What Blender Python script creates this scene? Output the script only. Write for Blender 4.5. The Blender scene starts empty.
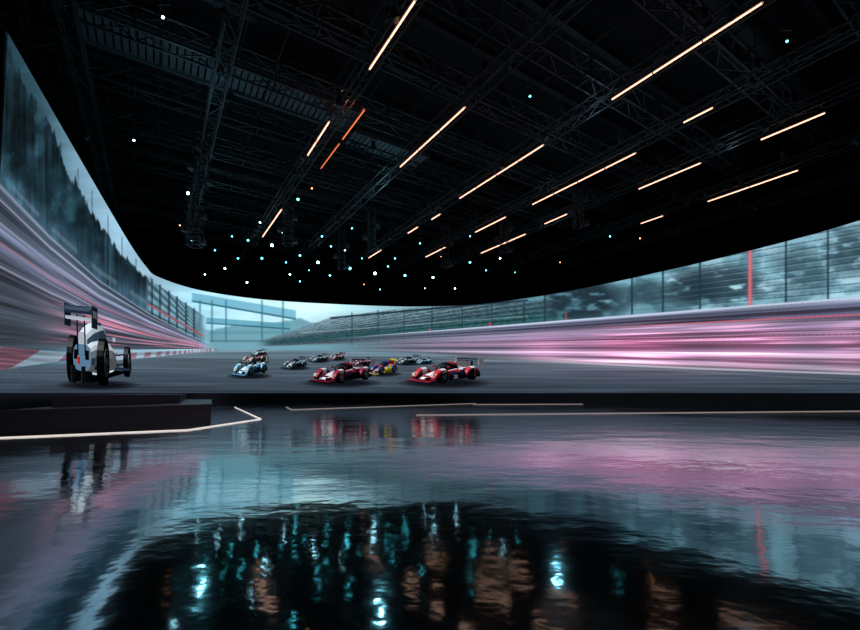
import bpy, math, random
import numpy as np
from mathutils import Vector
random.seed(7)
sc = bpy.context.scene
sc.view_settings.view_transform = 'Standard'
EYE = 0.8
# ---------------------------------------------------------------- materials
def new_mat(name):
    m = bpy.data.materials.new(name); m.use_nodes = True
    nt = m.node_tree
    return m, nt, nt.nodes['Principled BSDF']
def pbr(name, col, rough=.5, metal=0., noise=0.15, scale=6.):
    m, nt, b = new_mat(name)
    tc = nt.nodes.new('ShaderNodeTexCoord'); n = nt.nodes.new('ShaderNodeTexNoise')
    n.inputs['Scale'].default_value = scale; n.inputs['Detail'].default_value = 4
    nt.links.new(tc.outputs['Object'], n.inputs['Vector'])
    r = nt.nodes.new('ShaderNodeValToRGB')
    r.color_ramp.elements[0].color = (*[c*(1-noise) for c in col], 1)
    r.color_ramp.elements[1].color = (*[c*(1+noise) for c in col], 1)
    nt.links.new(n.outputs['Fac'], r.inputs['Fac']); nt.links.new(r.outputs['Color'], b.inputs['Base Color'])
    b.inputs['Roughness'].default_value = rough; b.inputs['Metallic'].default_value = metal
    return m
def emis(name, col, s, sampling=True):
    m, nt, b = new_mat(name)
    b.inputs['Base Color'].default_value = (0.02, 0.02, 0.02, 1)
    b.inputs['Emission Color'].default_value = (*col, 1)
    b.inputs['Emission Strength'].default_value = s
    if not sampling: m.cycles.emission_sampling = 'NONE'
    return m
def attr_emis(name, s):
    m = bpy.data.materials.new(name); m.use_nodes = True
    nt = m.node_tree; nt.nodes.clear()
    o = nt.nodes.new('ShaderNodeOutputMaterial'); e = nt.nodes.new('ShaderNodeEmission')
    a = nt.nodes.new('ShaderNodeVertexColor'); a.layer_name = 'Col'
    nt.links.new(a.outputs['Color'], e.inputs['Color']); e.inputs['Strength'].default_value = s
    nt.links.new(e.outputs['Emission'], o.inputs['Surface'])
    m.cycles.emission_sampling = 'NONE'
    return m
M_black = pbr('black_paint', (.012, .013, .015), .45)
M_wall = pbr('black_drape', (.006, .007, .008), .9)
M_truss = pbr('dark_aluminium', (.055, .068, .078), .5, .2)
M_steel = pbr('painted_steel', (.036, .045, .053), .55, .2)
M_roof = pbr('roof_deck', (.010, .013, .017), .8)
M_louv = pbr('louvre_metal', (.19, .25, .28), .5, .2)
M_stage = pbr('stage_black', (.006, .006, .007), .35)
M_bar = emis('tube_warm', (1., .50, .34), 2.6)
M_baror = emis('tube_orange', (1., .20, .07), 1.2)
M_teal = emis('lens_teal', (.10, .80, .90), 10.)
M_cool = emis('lens_cool_white', (.45, .88, 1.), 16.)
M_amber = emis('lens_amber', (1., .35, .12), 7.)
M_strip = emis('strip_warm_white', (1., .90, .84), .8)
M_stripdim = emis('strip_dim', (1., .82, .80), .26)

# ---------------------------------------------------------------- mesh helpers
def obj_from(name, V, F, mat, parent=None, smooth=False, mats=None, midx=None):
    me = bpy.data.meshes.new(name)
    me.from_pydata([tuple(map(float, v)) for v in V], [], [tuple(f) for f in F])
    if mats:
        for m in mats: me.materials.append(m)
        me.polygons.foreach_set('material_index', midx)
    else: me.materials.append(mat)
    if smooth: me.polygons.foreach_set('use_smooth', [True]*len(me.polygons))
    me.update()
    o = bpy.data.objects.new(name, me); sc.collection.objects.link(o)
    if parent: o.parent = parent
    return o
BOXF = [(0,3,2,1),(4,5,6,7),(0,1,5,4),(1,2,6,5),(2,3,7,6),(3,0,4,7)]
class MB:
    def __init__(s): s.V=[]; s.F=[]; s.M=[]
    def add(s, V, F, m=0):
        b=len(s.V); s.V += [tuple(v) for v in V]; s.F += [tuple(i+b for i in f) for f in F]; s.M += [m]*len(F)
    def box(s, c, h, m=0):
        x,y,z=c; a,b,d=h
        s.add([(x-a,y-b,z-d),(x+a,y-b,z-d),(x+a,y+b,z-d),(x-a,y+b,z-d),(x-a,y-b,z+d),(x+a,y-b,z+d),(x+a,y+b,z+d),(x-a,y+b,z+d)], BOXF, m)
    def beam(s, p, q, t, m=0, t2=None):
        p=Vector(p); q=Vector(q); d=(q-p).normalized(); t2=t2 or t
        up=Vector((0,0,1)) if abs(d.z)<.95 else Vector((1,0,0))
        a=d.cross(up).normalized(); b=a.cross(d).normalized()
        V=[]
        for o in (p,q):
            for sx,sy in ((-1,-1),(1,-1),(1,1),(-1,1)): V.append(o+a*sx*t/2+b*sy*t2/2)
        s.add(V, [(3,2,1,0),(4,5,6,7),(0,1,5,4),(1,2,6,5),(2,3,7,6),(3,0,4,7)], m)
    def tube(s, p, q, r, n=10, m=0, r2=None):
        p=Vector(p); q=Vector(q); d=(q-p).normalized(); r2=r if r2 is None else r2
        up=Vector((0,0,1)) if abs(d.z)<.95 else Vector((1,0,0))
        a=d.cross(up).normalized(); b=a.cross(d).normalized(); V=[]
        for o,rr in ((p,r),(q,r2)):
            for i in range(n):
                t=2*math.pi*i/n; V.append(o+a*rr*math.cos(t)+b*rr*math.sin(t))
        F=[(i,(i+1)%n,n+(i+1)%n,n+i) for i in range(n)]+[tuple(range(n-1,-1,-1)),tuple(range(n,2*n))]
        s.add(V,F,m)
    def obj(s, name, mats, **k): return obj_from(name, s.V, s.F, None, mats=mats, midx=s.M, **k)

# ---------------------------------------------------------------- room shell
def slab(name, c, h, mat):
    b=MB(); b.box(c,h); return b.obj(name,[mat])
m, nt, b = new_mat('polished_wet_floor')
b.inputs['Base Color'].default_value=(.35,.44,.48,1)
b.inputs['Metallic'].default_value=1.0
tc=nt.nodes.new('ShaderNodeTexCoord')
def noise(scale, detail, sx=1, sy=1, rough=.5):
    mp=nt.nodes.new('ShaderNodeMapping'); mp.inputs['Scale'].default_value=(sx,sy,1)
    n=nt.nodes.new('ShaderNodeTexNoise'); n.inputs['Scale'].default_value=scale; n.inputs['Detail'].default_value=detail
    n.inputs['Roughness'].default_value=rough
    nt.links.new(tc.outputs['Object'],mp.inputs['Vector']); nt.links.new(mp.outputs['Vector'],n.inputs['Vector']); return n
n1=noise(.8,2,1,1.5); n2=noise(7,2,1,1.3); n3=noise(.35,3)
b1=nt.nodes.new('ShaderNodeBump'); b1.inputs['Strength'].default_value=1; b1.inputs['Distance'].default_value=.010
b2=nt.nodes.new('ShaderNodeBump'); b2.inputs['Strength'].default_value=1; b2.inputs['Distance'].default_value=.0015
nt.links.new(n1.outputs['Fac'],b1.inputs['Height']); nt.links.new(n2.outputs['Fac'],b2.inputs['Height'])
nt.links.new(b1.outputs['Normal'],b2.inputs['Normal']); nt.links.new(b2.outputs['Normal'],b.inputs['Normal'])
mr=nt.nodes.new('ShaderNodeMapRange'); mr.inputs['From Min'].default_value=.3; mr.inputs['From Max'].default_value=.7
mr.inputs['To Min'].default_value=.05; mr.inputs['To Max'].default_value=.12
nt.links.new(n3.outputs['Fac'],mr.inputs['Value']); nt.links.new(mr.outputs['Result'],b.inputs['Roughness'])
M_floor=m
slab('floor',(0,20,-.1),(34,36,.1),M_floor)
slab('ceiling',(0,20,18.1),(34,36,.1),M_roof)
slab('wall_back',(0,56.1,9),(34.2,.1,9.2),M_wall)
slab('wall_front',(0,-16.1,9),(34.2,.1,9.2),M_wall)
slab('wall_left',(-34.1,20,9),(.1,36,9.2),M_wall)
slab('wall_right',(34.1,20,9),(.1,36,9.2),M_wall)

# ---------------------------------------------------------------- curved LED screen
CP=[(-9.39,9.16),(-11.7,13.77),(-14.0,18.4),(-16.3,23.1),(-18.0,26.9),(-18.75,29.3),(-18.0,33.0),(-15.2,35.9),(-11.4,37.6),(-4.6,39.2),(0,39.4),(4.5,38.4),(9.1,35.2),(12.6,31.5),(16.6,26.1),(19.1,21.8),(20.0,19.4),(20.8,16.6),(21.2,14.0)]
P=np.array(CP); P=np.vstack([2*P[0]-P[1],P,2*P[-1]-P[-2]])
pts=[]
for i in range(1,len(P)-2):
    for t in np.linspace(0,1,60,endpoint=False):
        a,b_,c,d=P[i-1],P[i],P[i+1],P[i+2]
        pts.append(.5*((2*b_)+(-a+c)*t+(2*a-5*b_+4*c-d)*t*t+(-a+3*b_-3*c+d)*t**3))
pts.append(P[-2]); CUR=np.array(pts); RAT=CUR[:,0]/CUR[:,1]
ZB,ZT=EYE,EYE+8.0
TL=.0523
NC,NR=1300,330
rr=np.linspace(RAT[0],RAT[-1],NC)
cy=np.interp(rr,RAT,CUR[:,1]); cx=rr*cy
zz=np.linspace(ZB,ZT,NR)
X=np.tile(cx,(NR,1)); Y=np.tile(cy,(NR,1)); Z=np.repeat(zz[:,None],NC,1)
# picture coordinates of the show content (projected through the camera eye point)
dep=Y*.9986+(Z-EYE)*TL
U=430+430*X/dep
Vv=370.5-430*((Z-EYE)*.9986-Y*TL)/dep

def sm(a,b,x):
    t=np.clip((x-a)/(b-a),0,1); return t*t*(3-2*t)
def vn(x,y,seed=0):
    xi=np.floor(x).astype(np.int64); yi=np.floor(y).astype(np.int64); fx=x-xi; fy=y-yi
    fx=fx*fx*(3-2*fx); fy=fy*fy*(3-2*fy)
    def h(i,j):
        v=(i*374761393+j*668265263+seed*1442695041)&0xffffffff
        v=((v^(v>>13))*1274126177)&0xffffffff
        return ((v^(v>>16))&0xffff)/65535.
    return (h(xi,yi)*(1-fx)+h(xi+1,yi)*fx)*(1-fy)+(h(xi,yi+1)*(1-fx)+h(xi+1,yi+1)*fx)*fy
def fb(x,y,seed=0,o=4):
    s=0;a=.5;t=0
    for k in range(o): s=s+a*vn(x*2**k,y*2**k,seed+k); t+=a; a*=.5
    return s/t
C=np.zeros((NR,NC,3))
def put(col,mask):
    global C
    col=np.array(col,float)
    if col.ndim==1: col=col[None,None,:]
    C=C*(1-mask[...,None])+col*mask[...,None]
def ramp(x,xs,cols):
    cols=np.array(cols,float); return np.stack([np.interp(x,xs,cols[:,k]) for k in range(3)],-1)
# --- sky
sky=ramp(U,[0,40,75,120,160,200,250,320,400,480,560,700,860],
 [(.12,.22,.26),(.20,.32,.37),(.44,.58,.66),(.60,.75,.84),(.58,.72,.79),(.62,.82,.89),(.76,.93,.98),(.78,.94,.98),(.60,.79,.84),(.43,.61,.67),(.40,.59,.65),(.48,.67,.73),(.56,.73,.80)])
cl=fb(U/60,Vv/14,3); C=sky*(.78+.44*cl)[...,None]
# hills in the far distance
hill=326+7*(fb(U/30,U*0,5)-.5)*2-4*sm(200,260,U)
put((.38,.57,.63),sm(0,3,Vv-hill)*sm(190,215,U)*(1-sm(360,420,U))*.85)
# --- footbridge / gantry
def line(x0,y0,x1,y1,w,col,al=1.):
    yc=y0+(y1-y0)*(U-x0)/(x1-x0)
    mk=(1-sm(w*.5-.5,w*.5+.5,np.abs(Vv-yc)))*sm(min(x0,x1)-1,min(x0,x1)+1,U)*(1-sm(max(x0,x1)-1,max(x0,x1)+1,U))
    put(col,mk*al)
def post(x,y0,y1,w,col,al=1.):
    mk=(1-sm(w*.5-.5,w*.5+.6,np.abs(U-x)))*sm(y0-1,y0+1,Vv)*(1-sm(y1-1,y1+1,Vv)); put(col,mk*al)
line(192,296,296,314,8,(.40,.66,.76),.8); line(192,301,296,319,2,(.12,.34,.42),.8); line(192,292,296,310,1.5,(.75,.92,.97),.7)
line(206,320,290,326,5,(.34,.60,.68),.8); line(206,323,290,329,1.5,(.12,.32,.40),.7)
line(210,333,300,332,3,(.36,.56,.62),.7); line(210,341,330,341,2.5,(.30,.44,.48),.6)
for x in (200,212,226,262,283): post(x,300,342,2,(.20,.40,.46),.55)
# --- grandstand right of centre
def curve(xs,ys): return np.interp(U,xs,ys)
qr=(Vv-348)/np.maximum(U-215,4)
stT=curve([250,285,330,380,430,500,560],[344,333,318,311,307,302,300])
stB=348-.036*(U-215)
st=sm(-1,1,Vv-stT)*(1-sm(-1,1,Vv-stB))*sm(255,275,U)*(1-sm(528,600,U))
rows=.5+.5*np.sin(qr*420)
spk=vn(U/1.6,qr*300,11)
stc=ramp(qr,[-.24,-.17,-.13,-.09,-.06,-.04,-.03],[(.52,.66,.72),(.42,.53,.58),(.26,.36,.41),(.15,.34,.35),(.26,.34,.39),(.38,.42,.47),(.30,.34,.38)])*(.60+.40*rows+.5*(spk-.5))[...,None]
put(stc,st*.92)
line(330,318,528,300,1.8,(.09,.16,.20),.85); line(300,333,528,316,1.2,(.75,.80,.82),.4); 
for x,y0,y1 in ((352,312,345),(378,310,344),(404,309,344),(432,307,343),(462,305,343),(492,303,342),(524,300,340)): post(x,y0,y1,1.1 if x<500 else 2,(.12,.20,.24),.7)
# --- right fence, foliage
fm=sm(500,560,U)
bk=fb(U/22,Vv/12,21)
put((.24,.38,.44),fm*sm(.42,.66,bk)*.6)
put((.72,.88,.94),fm*sm(.52,.72,fb(U/34,Vv/12,23))*.6)
for (fx,fy,rx,ry,s) in ((592,300,30,22,1.1),(566,304,26,18,1),(622,298,16,14,.6),(720,285,52,22,.85),(690,291,30,16,.8),(800,270,34,26,.5),(850,252,26,26,.7),(650,292,20,14,.6)):
    d=((U-fx)/rx)**2+((Vv-fy)/ry)**2
    mk=np.clip(1.3-d,0,1)*sm(.22,.5,fb(U/16,Vv/7,31,5)); put((.13,.20,.24),mk*min(1,s))
tt=(Vv-348)/np.maximum(U-215,4)
put((.66,.80,.84),fm*(np.sin(tt*560)>.78)*.20*sm(600,760,U)); put((.12,.20,.24),fm*(np.sin(tt*560+1.4)>.84)*.45*sm(560,760,U))
for x in (545,632,663,700,786,828): post(x,220,348-.079*(x-215),2.2,(.13,.20,.24),.75)
post(750,249,306,4.5,(.84,.34,.40),.65); post(750,249,306,1.6,(.95,.55,.55),.5)
post(490,322,336,2,(.8,.25,.3),.8); post(430,328,343,1.6,(.8,.3,.35),.7); post(566,312,330,2,(.7,.3,.35),.6)
# --- right barrier, motion streaks
q=qr; barM=sm(-.081,-.078,q)*sm(300,420,U)
sn=.5*vn(q*200,U/230,41)+.3*vn(q*520,U/130,42)+.2*vn(q*1200,U/70,43)
base=ramp(q,[-.08,-.068,-.055,-.045,-.03,-.012,0,.012,.026,.034,.04],[(.62,.65,.74),(.34,.36,.45),(.30,.31,.40),(.58,.53,.64),(.42,.38,.48),(.55,.45,.55),(.36,.33,.42),(.68,.60,.70),(.40,.38,.46),(.62,.60,.66),(.2,.23,.27)])
bc=base*(.24+1.45*sn)[...,None]
hot=np.exp(-((U-640)/55)**2)+.7*np.exp(-((U-752)/45)**2)+.4*np.exp(-((U-545)/30)**2)+.45*np.exp(-((U-850)/30)**2)
hs=sm(.48,.78,.5*vn(q*240,U/90,51)+.5*vn(q*800,U/60,52))
bc=bc+np.array([.75,.50,.60])*(hot*hs*sm(-.07,-.03,q))[...,None]*.9
bc=bc+np.array([.24,.015,.08])*(hot*sm(-.06,-.01,q)*.8)[...,None]
g=sm(300,520,U)[...,None]; bc=bc*g+np.array([.30,.37,.40])*(.6+.7*sn)[...,None]*(1-g)
put(bc,barM)
put((.80,.85,.92),(np.abs(q+.0785)<.0020)*barM*.8)
put((.9,.4,.45),(np.abs(q+.052)<.0014)*barM*sm(520,700,U)*.6)
put((.14,.10,.14),(np.abs(q+.062)<.0022)*barM*.5); put((.2,.10,.14),(np.abs(q+.022)<.0014)*barM*.5)
# --- track
trT=curve([-20,60,150,205,260,420,480,600,700,860],[370,364,357,350,349.5,352,357,363,367.5,373])
tm=sm(-1,1.5,Vv-trT)
tb=ramp(Vv,[345,352,362,375,394],[(.46,.56,.60),(.38,.47,.52),(.32,.38,.43),(.26,.31,.36),(.20,.24,.29)])
tn=vn((Vv-345)*1.3,U/120,61)*.6+vn((Vv-345)*.5,U/60,62)*.4
tb=tb*(.68+.62*tn)[...,None]+np.array([.09,.04,.06])*(np.exp(-((U-650)/130)**2)*(1-sm(368,390,Vv)))[...,None]
put(tb,tm)
put((.80,.78,.82),(1-sm(.5,1.6,np.abs(Vv-trT-1)))*sm(480,600,U)*.7)
line(430,357,860,381,1.2,(.55,.52,.56),.35)
# --- left side : tree belt, sky ribbon
lm=1-sm(196,214,U)
bT=curve([-20,0,50,100,150,180,207],[162,183,236,281,314,330,344])
bB=curve([-20,0,60,130,207],[352,350,349,350,349])
above=1-sm(-1,1,Vv-bT)
tree=curve([-20,8,30,50,70,100,125,145,160,205],[36,56,98,134,178,230,261,280,288,322])
tree=tree+15*(fb(U/2.6,U*0,71,3)-.5)*2*sm(215,0,U)-4
tcn=fb(U/16,Vv/20,73,5)
tc_=np.array([.10,.175,.21])*(.2+1.3*tcn)[...,None]+np.array([.08,.13,.15])*((vn(U/2.2,Vv/50,75)-.4)*vn(U/14,Vv/30,76))[...,None]*1.6
blob=sm(.55,.72,fb(U/20,Vv/34,78))*(1-sm(90,150,U))
tc_=tc_+np.array([.08,.15,.17])*blob[...,None]*.8
tc_=tc_+np.array([.14,.18,.22])*sm(-35,0,Vv-bT)[...,None]
put(tc_,sm(-2,2,Vv-tree)*(1-sm(144,154,U))*above)
for i,x in enumerate((16,30,47,61,78,92,108,122,136)): post(x,60+(x-8)*1.55,183+x*.98,1.1,(.07,.12,.15),.4)
put((.42,.52,.58),(np.abs(Vv-bT+9)<2.4)*((np.floor(U/13)%3)>0)*(U<146)*.4)
# pit building 148..207
pb=sm(146,150,U)*(1-sm(200,207,U))*sm(-1,1,Vv-curve([146,207],[277,318]))*above
pbc=np.array([.36,.50,.56])*(.5+.5*(np.sin((Vv-345)/(215-np.minimum(U,205))*42)>0)+.3*vn(U/2,Vv/5,79))[...,None]
put(pbc,pb*.9)
for x in (152,160,169,177,186,194): post(x,276+(x-148)*.7,316+(x-148)*.5,1.8,(.10,.19,.24),.8)
put((.65,.35,.38),pb*(np.abs(Vv-curve([146,207],[303,338]))<1.2)*.8)
# left barrier streaks
r=(Vv-bT)/np.maximum(bB-bT,2)
lb=sm(-.01,.01,r)*(1-sm(.985,1.0,r))*lm
sn=.5*vn(r*18,U/110,81)+.3*vn(r*50,U/80,82)+.2*vn(r*120,U/50,83)
lc=ramp(r,[0,.05,.10,.3,.45,.6,.8,1],[(.62,.67,.75),(.24,.29,.35),(.36,.41,.49),(.44,.48,.58),(.36,.39,.47),(.37,.40,.47),(.31,.35,.41),(.28,.32,.37)])*(.26+1.4*sn)[...,None]
pk=sm(.46,.72,.5*vn(r*26,U/50,85)+.5*vn(r*70,U/40,86))*sm(20,110,U)
lc=lc+np.array([.62,.26,.32])*(pk*sm(.1,.4,r)*(1-sm(.9,1,r)))[...,None]*.8
lc=lc*(1-.18*(1-sm(0,60,U)))[...,None]
put(lc,lb)
for rv,cc in ((.10,(.80,.84,.92)),(.24,(.70,.72,.82)),(.36,(.80,.58,.66)),(.50,(.72,.70,.80))):
    put(cc,(1-sm(.004,.014,np.abs(r-rv)))*lb*.5)
# kerb
kT=curve([-20,0,62,130,215],[346,347,352,353,348.5]); kB=curve([-20,0,62,130,215],[374,370,361,358.5,351])
km=sm(-1,1,Vv-kT)*(1-sm(-1,1,Vv-kB))*(1-sm(212,220,U))
kk=(900/(235-np.minimum(U,216))+(Vv-kT)*.03)
kc=np.where((np.floor(kk*1.3)%2>0)[...,None],np.array([.55,.34,.41]),np.array([.64,.70,.77]))
kc=kc*(.6+.6*vn((Vv-kT)/2.,U/40,91))[...,None]
put(kc,km*.8)
# --- cars : u, vbottom, width, height, yaw, palette
CARS=[(98,386,68,84,-152,'white'),
 (250,377,38,22,35,'blue'),(254,363,26,11,40,'grey'),(259,355.5,15,7,40,'blue'),
 (295,369,26,13,42,'slate'),(342,384,66,26,40,'red'),(319,362,20,9,45,'slate'),(337,360,16,8,45,'grey'),
 (362,366,20,9,48,'red'),(384,375,30,17,50,'yellow'),(408,364.5,26,10,50,'slate'),(424,364,17,7,50,'blue'),(445,384,77,27,42,'red2')]
for c in CARS:
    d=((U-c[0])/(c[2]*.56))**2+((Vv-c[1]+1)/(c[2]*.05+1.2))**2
    put((.04,.05,.07),np.clip(1.3-d,0,1)*.9)  # shadow under each car painted into the screen picture
lum=(C*np.array([.25,.6,.15])).sum(-1,keepdims=True)
C=lum+(C-lum)*1.03
C=np.clip(C,0,1)
lin=np.where(C<=.04045,C/12.92,((C+.055)/1.055)**2.4)
me=bpy.data.meshes.new('led_screen')
co=np.stack([X,Y,Z],-1).reshape(-1,3)
idx=np.arange(NR*NC).reshape(NR,NC)
F=np.stack([idx[:-1,:-1],idx[:-1,1:],idx[1:,1:],idx[1:,:-1]],-1).reshape(-1,4)
me.vertices.add(len(co)); me.vertices.foreach_set('co',co.ravel())
me.loops.add(F.size); me.loops.foreach_set('vertex_index',F.ravel())
me.polygons.add(len(F)); me.polygons.foreach_set('loop_start',np.arange(0,F.size,4)); 
me.update(calc_edges=True)
at=me.color_attributes.new('Col','FLOAT_COLOR','POINT')
at.data.foreach_set('color',np.concatenate([lin.reshape(-1,3),np.ones((NR*NC,1))],1).ravel())
me.materials.append(attr_emis('led_picture',1.10))
screen=bpy.data.objects.new('led_screen',me); sc.collection.objects.link(screen)
# casing behind + plinth
def ribbon(name,off0,off1,z0,z1,mat,parent=None,step=6):
    c=CUR[::step]; t=np.gradient(c,axis=0); t/=np.linalg.norm(t,axis=1)[:,None]; n=np.stack([-t[:,1],t[:,0]],1) # outward (away from audience)
    V=[];Fc=[]
    for p,nn in zip(c,n):
        for o,z in ((off0,z0),(off1,z0),(off1,z1),(off0,z1)): V.append((p[0]+nn[0]*o,p[1]+nn[1]*o,z))
    k=len(c)
    for i in range(k-1):
        for j in range(4): Fc.append((4*i+j,4*i+(j+1)%4,4*i+4+(j+1)%4,4*i+4+j))
    Fc+= [(0,3,2,1),(4*k-4,4*k-3,4*k-2,4*k-1)]
    return obj_from(name,V,Fc,mat,parent=parent)
ribbon('casing',.04,.45,ZB-.0,ZT+.04,M_black,parent=screen)
ribbon('screen_plinth',-.12,.6,0,ZB-.012,M_stage)

# ---------------------------------------------------------------- race cars shown on the wall (thin relief panels)
PAL={'white':((.84,.90,.95),(.16,.22,.32),(.46,.62,.76)),'blue':((.40,.66,.80),(.08,.20,.32),(.90,.95,.97)),'grey':((.55,.62,.66),(.18,.22,.26),(.8,.3,.3)),
 'slate':((.34,.46,.52),(.08,.12,.16),(.78,.84,.88)),'red':((.48,.12,.20),(.07,.08,.13),(.86,.84,.90)),'yellow':((.10,.30,.58),(.80,.74,.20),(.85,.2,.2)),'red2':((.66,.18,.22),(.10,.12,.22),(.94,.92,.95))}
class Car:
    def __init__(s): s.V=[];s.F=[];s.C=[]
    def add(s,V,F,c):
        b=len(s.V); s.V+=V; s.F+=[tuple(i+b for i in f) for f in F]; s.C+= c if isinstance(c,list) else [c]*len(F)
    def box(s,x,y,z,a,b,d,c,tx=0):
        s.add([(x-a,y-b,z-d),(x+a,y-b,z-d),(x+a,y+b,z-d),(x-a,y+b,z-d),(x-a+tx,y-b,z+d),(x+a+tx,y-b,z+d),(x+a+tx,y+b,z+d),(x-a+tx,y+b,z+d)],BOXF,c)
    def loft(s,secs,col,n=14,yc=0.):
        V=[];F=[];Cc=[]
        for (x,hw,z0,z1) in secs:
            for i in range(n):
                t=2*math.pi*i/n; ct,st=math.cos(t),math.sin(t)
                V.append((x,yc+hw*math.copysign(abs(ct)**.6,ct),(z0+z1)/2+(z1-z0)/2*math.copysign(abs(st)**.7,st)))
        k=len(secs)
        for i in range(k-1):
            for j in range(n):
                F.append((n*i+j,n*i+(j+1)%n,n*i+n+(j+1)%n,n*i+n+j)); Cc.append(col(i,j) if callable(col) else col)
        F+=[tuple(range(n-1,-1,-1)),tuple(range(n*k-n,n*k))]; cc=col(0,0) if callable(col) else col; Cc+=[cc,cc]
        s.add(V,F,Cc)
    def wheel(s,x,y,r,w,hub):
        n=24; z=r
        for (rr_,ww,c) in ((r,w,(.05,.055,.065)),(r*.60,w*1.04,hub),(r*.52,w*1.06,(.10,.11,.13)),(r*.18,w*1.1,hub)):
            V=[(x+rr_*math.cos(2*math.pi*i/n),y+sg*ww/2,z+rr_*math.sin(2*math.pi*i/n)) for sg in (-1,1) for i in range(n)]
            s.add(V,[(i,(i+1)%n,n+(i+1)%n,n+i) for i in range(n)]+[tuple(range(n)),tuple(range(2*n-1,n-1,-1))],c)
        for i in range(5):
            t=2*math.pi*i/5
            for sg in (-1,1):
                s.add([(x,y+sg*w*.56,z),(x+r*.58*math.cos(t-.13),y+sg*w*.56,z+r*.58*math.sin(t-.13)),(x+r*.58*math.cos(t+.13),y+sg*w*.56,z+r*.58*math.sin(t+.13))],[(0,1,2)],hub)
    def dome(s,c,r,col,n=16,m=8):
        V=[];F=[]
        for j in range(m+1):
            ph=math.pi*j/m
            for i in range(n):
                t=2*math.pi*i/n; V.append((c[0]+r[0]*math.sin(ph)*math.cos(t),c[1]+r[1]*math.sin(ph)*math.sin(t),c[2]+r[2]*math.cos(ph)))
        for j in range(m):
            for i in range(n): F.append((n*j+i,n*j+n+i,n*j+n+(i+1)%n,n*j+(i+1)%n))
        s.add(V,F,col)
    def rod(s,p,q,t,c):
        mb=MB(); mb.beam(p,q,t); s.add([tuple(v) for v in mb.V],mb.F,c)
M_pic=attr_emis('led_picture_car',1.0)
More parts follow.
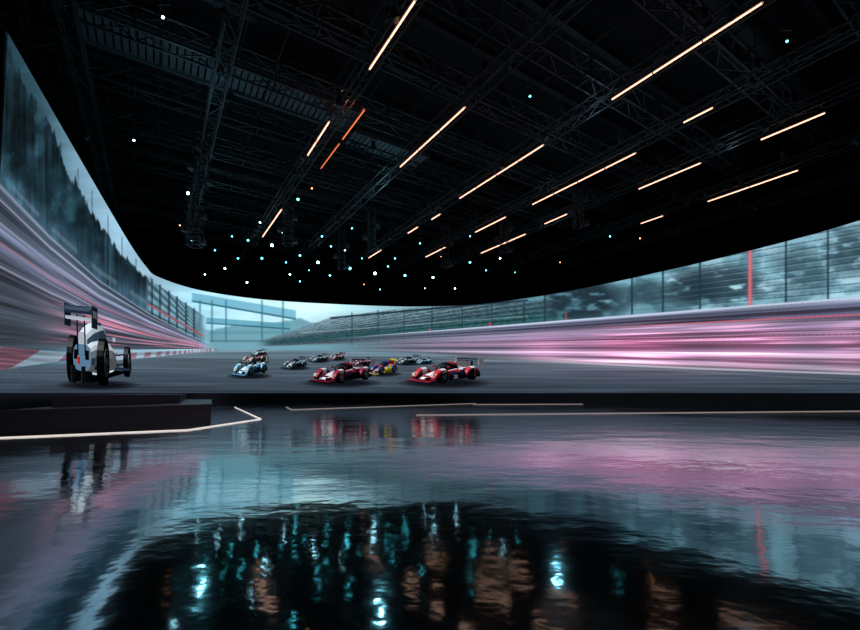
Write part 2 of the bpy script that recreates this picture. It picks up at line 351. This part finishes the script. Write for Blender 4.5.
def make_car(u0,vb,wpx,hpx,yaw,pal,openw=False):
    A,B,D=PAL[pal]; c=Car(); rnd=random.Random(int(u0))
    BL=(.05,.055,.065)
    if not openw:   # closed-wheel prototype
        liv=lambda i,j:(D if (j in(3,4) and i%3!=1) else (B if j in (0,1,6,7) and i%2 else (B if (i+j)%5==0 else (D if rnd.random()<.14 else A))))
        c.loft([(2.35,.30,.12,.26),(2.1,.42,.12,.36),(1.85,.46,.12,.43),(1.6,.48,.12,.5),(1.0,.56,.12,.6),(.4,.72,.12,.66),(0,.8,.12,.70),(-.4,.84,.12,.74),(-.8,.84,.12,.76),(-1.2,.84,.12,.76),(-1.9,.74,.14,.70),(-2.3,.62,.2,.58)],liv,n=18)
        for sg in (-1,1):
            for xc in (1.42,-1.42):
                c.loft([(xc+.78,.15,.2,.36),(xc+.55,.21,.3,.62),(xc+.2,.23,.45,.80),(xc-.2,.23,.45,.82),(xc-.55,.22,.3,.68),(xc-.8,.17,.2,.45)],lambda i,j:D if i==2 else (B if i==4 else A),n=12,yc=sg*.80)
                c.wheel(xc,sg*.87,.37,.31,(.55,.57,.6))
            c.box(2.12,sg*.78,.47,.10,.12,.07,(1.,.98,.92)); c.box(2.25,sg*.5,.30,.08,.16,.05,BL)
            c.loft([(.75,.12,.12,.42),(.3,.2,.12,.56),(-.5,.2,.12,.58),(-.9,.15,.12,.5)],B,n=10,yc=sg*.80)
            c.box(.05,sg*.93,.3,.5,.015,.1,D); c.box(.55,sg*.62,.86,.06,.09,.05,A)
            c.box(-2.28,sg*.97,1.08,.27,.02,.2,D); c.box(-2.1,sg*.35,.85,.07,.03,.28,B); c.box(-2.34,sg*.60,.52,.03,.14,.05,(.9,.15,.12))
        c.dome((.0,0,.74),(.95,.46,.36),(.07,.10,.13)); c.dome((-.25,0,.88),(.62,.36,.25),A)
        c.box(.42,0,.93,.05,.34,.02,(.35,.45,.5))
        c.add([(-.6,-.02,.9),(-2.2,-.02,.7),(-2.2,-.02,1.1),(-.8,-.02,1.1),(-.6,.02,.9),(-2.2,.02,.7),(-2.2,.02,1.1),(-.8,.02,1.1)],BOXF,D)
        c.box(2.3,0,.10,.32,.96,.03,B); c.box(2.45,0,.16,.12,.94,.02,A)
        c.box(-2.28,0,1.20,.25,.97,.03,B,tx=-.03); c.box(-2.36,0,1.08,.14,.97,.02,B)
        c.box(-2.32,0,.26,.12,.8,.14,BL)
    else:           # open-wheel single seater seen from behind
        liv=lambda i,j:(B if j in (3,13,14) and i%2 else (D if (i+j)%7==0 else A))
        c.loft([(2.5,.08,.16,.26),(2.0,.16,.14,.36),(1.2,.26,.14,.54),(.5,.42,.12,.68),(0,.50,.12,.74)],liv,n=18)
        c.loft([(.6,.50,.12,.44),(.3,.80,.12,.64),(-.3,.84,.12,.72),(-.9,.78,.12,.74),(-1.3,.66,.14,.72),(-1.8,.60,.18,.68),(-2.12,.54,.22,.62)],liv,n=18)   # side pods to coke bottle
        c.loft([(.05,.24,.5,.94),(-.5,.38,.45,1.04),(-1.0,.42,.42,1.00),(-1.6,.38,.38,.92),(-2.1,.30,.3,.80)],lambda i,j:B if j in (3,4) and i<2 else (D if j in (1,6) else A),n=14)   # airbox + engine cover
        c.dome((.25,0,.74),(.17,.14,.16),(.80,.35,.25)); c.rod((.6,0,.62),(.45,0,.84),.03,BL)
        for sg in (-1,1):
            c.rod((.45,0,.84),(-.05,sg*.3,.8),.03,BL); c.box(.55,sg*.55,.78,.04,.09,.04,A)
            for xc,rw,ww in ((1.75,.34,.30),(-1.6,.37,.36)):
                c.wheel(xc,sg*.92,rw,ww,(.38,.42,.46))
                for dx,z0 in ((.25,.24),(-.25,.24),(.22,.46),(-.22,.46)): c.rod((xc,sg*.70,z0+.04),(xc+dx,sg*.2,z0),.03,BL)
                c.box(xc,sg*.71,rw,.12,.02,.10,(.30,.33,.37))
            c.box(-2.25,sg*.80,1.02,.26,.02,.16,(.26,.33,.40)); c.box(-2.25,sg*.82,1.06,.16,.01,.05,A)
            c.box(2.45,sg*.9,.2,.22,.02,.12,A); c.rod((-2.15,sg*.22,.45),(-2.25,sg*.22,1.04),.05,BL)
            c.box(-2.45,sg*.30,.18,.16,.02,.12,(.2,.22,.25)); c.box(-2.18,sg*.34,.46,.03,.09,.07,BL)
        c.box(-2.25,0,1.12,.24,.80,.035,(.34,.42,.50)); c.box(-2.44,0,1.10,.05,.80,.05,B); c.box(-2.4,0,.98,.08,.80,.02,A)
        c.box(-2.14,0,.16,.10,.56,.06,BL); c.box(-2.42,0,.38,.03,.06,.05,(.95,.25,.2)); c.box(2.5,0,.14,.22,.9,.025,B)
        c.box(-.3,0,.10,2.0,.7,.03,BL)
    V=np.array(c.V); ya=math.radians(yaw)
    # yaw 0 : nose towards the audience ; positive turns the nose to picture left
    fx,fy=-math.sin(ya),-math.cos(ya); lx,ly=math.cos(ya),-math.sin(ya)
    px=V[:,0]*fx+V[:,1]*lx; py=V[:,0]*fy+V[:,1]*ly; pz=V[:,2]
    pers=1/(1+py/(26. if not openw else 12.))
    uu=px*pers; vv=(pz+py*(.10 if not openw else .05))*pers; s=wpx/(uu.max()-uu.min()); uu=(uu-(uu.max()+uu.min())/2)*s+u0
    if openw: vv=vv-pz*.12*(uu-u0)/(wpx*.5)
    vv=vb-(vv-vv.min())*hpx/(vv.max()-vv.min())
    dn=(py-py.min())/(py.max()-py.min())
    R3=np.stack([px,py,pz],1)
    W=[]
    for a,b2,d in zip(uu,vv,dn):
        w=370.5-b2; dr=np.array([a-430,429.4-TL*w,22.5+.9986*w]); yy=np.interp(dr[0]/dr[1],RAT,CUR[:,1])
        rel=.003+.009*(1-d); k=yy/dr[1]*(1-rel); W.append((dr[0]*k,dr[1]*k,EYE+dr[2]*k))
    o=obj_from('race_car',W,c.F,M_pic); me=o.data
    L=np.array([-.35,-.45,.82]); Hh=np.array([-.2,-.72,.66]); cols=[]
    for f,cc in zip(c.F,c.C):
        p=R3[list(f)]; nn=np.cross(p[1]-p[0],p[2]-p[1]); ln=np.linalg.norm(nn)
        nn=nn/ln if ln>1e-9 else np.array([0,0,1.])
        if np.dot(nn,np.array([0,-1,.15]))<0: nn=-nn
        sh=.34+.76*max(0,float(nn@L)); sp=max(0,float(nn@Hh))**16*.36  # diffuse shade and highlight baked into the car face colours
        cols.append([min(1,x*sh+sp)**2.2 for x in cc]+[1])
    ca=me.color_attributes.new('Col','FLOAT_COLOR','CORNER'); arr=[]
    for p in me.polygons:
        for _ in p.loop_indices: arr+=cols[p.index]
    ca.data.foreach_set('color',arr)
    return o
for c in CARS: make_car(*c[:6],openw=(c[5]=='white'))

# ---------------------------------------------------------------- stage platform
def prism(mb,poly,z0,z1,m=0):
    n=len(poly); V=[(x,y,z0) for x,y in poly]+[(x,y,z1) for x,y in poly]
    mb.add(V,[tuple(range(n-1,-1,-1)),tuple(range(n,2*n))]+[(i,(i+1)%n,n+(i+1)%n,n+i) for i in range(n)],m)
mb=MB(); prism(mb,[(-8.6,8.6),(-6.98,13.76),(-12.2,24.1),(-16.0,24.1),(-8.9,9.2)],0,.45)
prism(mb,[(-9.3,10.6),(-8.7,15.0),(-12.9,22.8),(-15.2,22.8)],.45,.75)
mb.obj('stage_platform',[M_stage])
# ---------------------------------------------------------------- floor light strips
def strip(path,h,mat,w=.03):
    mb=MB()
    for a,b2 in zip(path[:-1],path[1:]): mb.beam((*a,h/2+.001),(*b2,h/2+.001),w,0,h)
    mb.obj('floor_light_strip',[mat])
strip([(-7.64,7.64),(-5.19,9.3),(-5.17,13.2),(-11.15,24.6)],.022,M_strip)
strip([(-8.2,24.6),(-6.6,20.6),(3.5,33.)],.025,M_stripdim)
strip([(-.5,15.6),(19.0,19.0)],.026,M_stripdim)
strip([(3.0,30.),(11.0,31.)],.03,M_stripdim)

# ---------------------------------------------------------------- ceiling rig
DX,DY=-.5395,.842
def W2(c,a,z): return Vector((c*DY+a*DX, -c*DX+a*DY, z))
def truss(A,B_,w,h,bay,t,drop_to=17.99,mat=M_truss,name='lighting_truss',cans=False):
    mb=MB(); A=Vector(A);B_=Vector(B_); d=(B_-A); L=d.length; d/=L; s=Vector((-d.y,d.x,0))*w/2; u=Vector((0,0,h/2))
    cs=[s+u,-s+u,-s-u,s-u]
    for c in cs: mb.beam(A+c,B_+c,t)
    n=int(L/bay)
    for i in range(n):
        p=A+d*(i*bay); q2=A+d*((i+1)*bay)
        for j in range(4):
            c0,c1=cs[j],cs[(j+1)%4]
            if i%2: c0,c1=c1,c0
            mb.beam(p+c0,q2+c1,t*.55)
            if i%2==0: mb.beam(p+cs[j],p+cs[(j+1)%4],t*.55)
        if i%6==3:
            mb.tube(p+u,Vector((p.x,p.y,drop_to)),.02,6); mb.box((p.x,p.y,p.z+h/2+.4),(.12,.12,.2))
        if cans and random.random()<.22:   # unlit fixtures clamped to the truss side
            e=p+s*1.3+Vector((0,0,-h/2)); mb.beam(e,e+Vector((0,0,.3)),.05); g=Vector((random.uniform(-.4,.4),random.uniform(-.6,.2),-.8)).normalized()
            mb.tube(e-g*.2,e+g*.2,.11,10,0,.14)
    return mb.obj(name,[mat])
def inside(p): return -33<p.x<33 and -15<p.y<55
def seg(cfun,lo,hi):
    ts=[t for t in np.arange(lo,hi,.5) if inside(cfun(t))]; return ts[0],ts[-1]
for c in (-12,-7.5,-2.8,1.9,6.6,11.0,15.9,20.2,24.0,29.3,34):
    a0,a1=seg(lambda t:W2(c,t,13.5),-30,60); a0=max(a0,-2 if c<28 else -12)
    truss(W2(c,a0,13.45),W2(c,a1,13.45),.5,.5,1.0,.055,cans=True)
for a in (0,4,7.7,11.5,15.2,19,22.8,26.5,30.2,34,37.5,41):
    c0,c1=seg(lambda t:W2(t,a,14.6),-40,60); truss(W2(c0,a,14.7),W2(c1,a,14.7),.7,.9,1.3,.08,mat=M_truss if int(a)%2 else M_steel,name='roof_truss')
# vertical ladder drops carrying fixtures
def drop(x,y,z0,z1,w):
    mb=MB(); h=w/2
    for sx in (-h,h):
        for sy in (-h,h): mb.beam((x+sx,y+sy,z0),(x+sx,y+sy,z1),.05)
    z=z0; k=0
    while z<z1-.4:
        for sx,sy,tx,ty in ((-h,-h,h,-h),(h,-h,h,h),(h,h,-h,h),(-h,h,-h,-h)):
            mb.beam((x+sx,y+sy,z),(x+tx,y+ty,z),.04); mb.beam((x+sx,y+sy,z),(x+tx,y+ty,z+.5),.03)
        z+=.5; k+=1
    mb.tube((x,y,z1),(x,y,17.99),.025,6)
    for k in range(3):
        zz_=z0+.2+k*.8; sg=-1 if k%2 else 1
        mb.box((x+sg*(h+.2),y-.1,zz_),(.16,.2,.14)); mb.tube((x+sg*(h+.2),y-.3,zz_),(x+sg*(h+.2),y-.42,zz_-.05),.12,10)
        mb.box((x+sg*(h+.02),y,zz_),(.06,.05,.05))
    mb.obj('hanging_ladder_truss',[M_truss])
for d_ in ((-14.6,26.2,9.9,14.2,.7),(-9.6,28.5,10.8,14.2,.6),(-4.2,30.5,11.0,14.2,.5),(1.2,33.0,10.6,14.2,.5),(-7.0,33.5,10.6,14.2,.5),(5.5,31.5,11.2,14.2,.5),(9.5,27.0,11.4,14.2,.5),(-12.0,22.0,11.6,14.2,.5)): drop(*d_)
mb=MB()
for a in np.arange(-10,50,3.2):
    c0,c1=seg(lambda t:W2(t,a,17.6),-40,60)
    mb.beam(W2(c0,a,17.6),W2(c1,a,17.6),.08,0,.5); mb.beam(W2(c0,a,17.36),W2(c1,a,17.36),.3,0,.04)
for c in np.arange(-20,50,4.6):
    a0,a1=seg(lambda t:W2(c,t,17),-30,60); mb.tube(W2(c,a0,17.1),W2(c,a1,17.1),.05,6); mb.tube(W2(c+1.4,a0,16.2),W2(c+1.4,a1,16.2),.035,6)
    for a in np.arange(a0+1,a1,5): mb.tube(W2(c+1.4,a,16.2),W2(c+1.4,a,17.99),.015,5)
mb.obj('roof_beams',[M_steel])
# linear tube lights hung on the trusses
BARS=[(6.5,10.98,14.38),(10.85,14.14,19.93),(15.8,14.29,21.23),(20.3,12.26,19.4),(15.7,5.18,10.48),(19.8,8.45,9.66),(24.3,5.98,8.34),(24.1,10.95,14.44),(29.4,8.45,13.05),(29.2,15.8,17.4),(6.8,28.86,34.9),(6.3,18.24,21.48),(16.1,23.83,24.9),(16.,26.6,28.09),(20.2,21.78,25.13),(23.4,19.16,21.18),(23.7,23.37,28.73),(20.2,29.08,32.25),(16.,32.67,35.22)]
def bar(c,a0,a1,mat,z=13.0,r=.03):
    mb=MB(); p=W2(c,a0,z); q2=W2(c,a1,z)
    mb.tube(p,q2,r,10,0); mb.beam(p+Vector((0,0,.07)),q2+Vector((0,0,.07)),.10,1,.06)
    n=max(1,int((a1-a0)/1.6))
    for i in range(n+1):
        e=p.lerp(q2,i/n); mb.beam(e+Vector((0,0,.08)),e+Vector((0,0,.19)),.03,1)
        mb.tube(p.lerp(q2,max(0,i/n-.004)),p.lerp(q2,min(1,i/n+.004)),r*1.25,10,1)
    mb.obj('linear_light',[mat,M_black])
for b_ in BARS: bar(*b_,M_bar,r=.03 if b_[2]<22 else .036)
bar(7.3,16.6,19.2,M_baror,r=.026); bar(7.3,19.6,22.4,M_baror,r=.022)
# spot fixtures (x, y, z, lens size)
SPP=[(163,17,.45),(787,41,.4),(530,96,.45),(188,193,.9),(298,199,.8),(192,240,.9),(225,268,.9),(248,240,.8),(262,258,1),(272,245,1.3),(286,262,.7),(300,255,.9),(318,262,1.3),(331,246,.7),(350,268,1.3),(375,273,1.5),(395,258,.7),(405,275,1.2),(433,277,1.1),(470,262,1),(486,270,.7),(500,258,.8),(330,275,.9),(300,281,.8),(247,282,1.1),(610,236,.6),(640,238,.5),(455,288,.9),(380,289,.7),(352,228,.6),(134,140,.5),(420,243,.6),(215,250,.6),(282,232,.6),(309,270,.6),(364,284,.6),(425,288,.6),(515,272,.5),(180,225,.5),(312,188,.5),(470,236,.5),(560,262,.5),(345,250,.5),(441,256,.5),(232,236,.6),(260,222,.6),(322,236,.7),(238,258,.8),(290,274,.9),(362,258,.6),(388,266,.8),(205,274,.7)]
AMB=(26,35,38,39,41,43)
mb=MB()
for n_i,(x,y,s) in enumerate(SPP):
    h=11.2+ (1.0*((x*7)%5)/5); Zr=392.5-y; k=h/Zr; px,py=(x-430)*k,(410+.0523*y)*k; z=EYE+h
    c=Vector((px,py,z)); dr=Vector((-px*.7,-py*.8,-z*1.1)).normalized()
    lens=3 if n_i in AMB else (1 if n_i%3 else 2)
    mb.tube(c,c-dr*.45,.16*s+.03,12,0,.11); mb.tube(c+dr*.01,c+dr*.035,.085*s,12,lens); mb.tube(c-dr*.0,c+dr*.03,.15*s+.02,12,0,.15*s+.04)
    top=c-dr*.25; mb.beam(top+Vector((.22,0,-.02)),top+Vector((.22,0,.35)),.04); mb.beam(top+Vector((-.22,0,-.02)),top+Vector((-.22,0,.35)),.04)
    mb.beam(top+Vector((-.24,0,.35)),top+Vector((.24,0,.35)),.05); mb.tube(top+Vector((0,0,.35)),(top.x,top.y,14.4),.025,6)
mb.obj('stage_spotlights',[M_black,M_teal,M_cool,M_amber])
# ducts, louvres
def louvre(c0,c1,a,wd,z):
    mb=MB(); mb.beam(W2(c0,a-wd,z),W2(c1,a-wd,z),.1,0,.25); mb.beam(W2(c0,a+wd,z),W2(c1,a+wd,z),.1,0,.25)
    t=c0
    while t<c1:
        mb.beam(W2(t,a-wd,z),W2(t,a+wd,z),.22,0,.03); t+=.30
    for t in (c0+.2,c1-.2): mb.tube(W2(t,a-wd,z),W2(t,a-wd,17.99),.03,6); mb.tube(W2(t,a+wd,z),W2(t,a+wd,17.99),.03,6)
    mb.obj('ceiling_louvre',[M_louv])
louvre(-3,9,22.4,1.0,16.3); louvre(9.5,14.5,23.5,.8,16.0); louvre(-8,2,12,.9,16.4)
for (c0,c1,a,z,r) in ((-12,30,31,15.8,.45),(2,34,7.5,16.3,.5),(-12,3,17.5,15.9,.35)):
    mb=MB(); n=int((c1-c0)/1.5)
    mb.tube(W2(c0,a,z),W2(c1,a,z),r,20)
    for i in range(n): mb.tube(W2(c0+i*1.5,a,z),W2(c0+i*1.5+.08,a,z),r+.04,20); 
    for i in range(0,n,4): mb.tube(W2(c0+i*1.5,a,z),W2(c0+i*1.5,a,17.99),.02,6)
    mb.obj('ventilation_duct',[M_steel])
# ---------------------------------------------------------------- unseen fill lights added to brighten the ceiling rig
def pt(x,y,z,e,col,r=.12):
    l=bpy.data.lights.new('rig_fill','POINT'); l.energy=e; l.color=col; l.shadow_soft_size=r
    o=bpy.data.objects.new('added_fill_light',l); o.location=(x,y,z); sc.collection.objects.link(o)
pt(-10,17,12.4,38,(.35,.8,1)); pt(-3,27,12.2,42,(.3,.85,1)); pt(8,20,12.4,26,(.4,.8,1)); pt(-15,29,12.,42,(.25,.85,1)); pt(16,22,12.6,20,(.4,.75,1)); pt(4,10,12.6,16,(.4,.8,1)); pt(9,31,12.2,30,(.3,.8,1)); pt(-4,18.5,13.9,8,(1,.25,.15))
w=bpy.data.worlds.new('World'); sc.world=w; w.use_nodes=True
w.node_tree.nodes['Background'].inputs['Color'].default_value=(.2,.35,.45,1); w.node_tree.nodes['Background'].inputs['Strength'].default_value=.003
# ---------------------------------------------------------------- camera
cd=bpy.data.cameras.new('camera'); cam=bpy.data.objects.new('camera',cd); sc.collection.objects.link(cam)
cd.sensor_width=36; cd.lens=18.0; cd.shift_y=55.5/860; cd.clip_start=.05; cd.clip_end=300
cam.location=(0,0,EYE); cam.rotation_euler=(math.radians(93),0,0)
sc.camera=cam
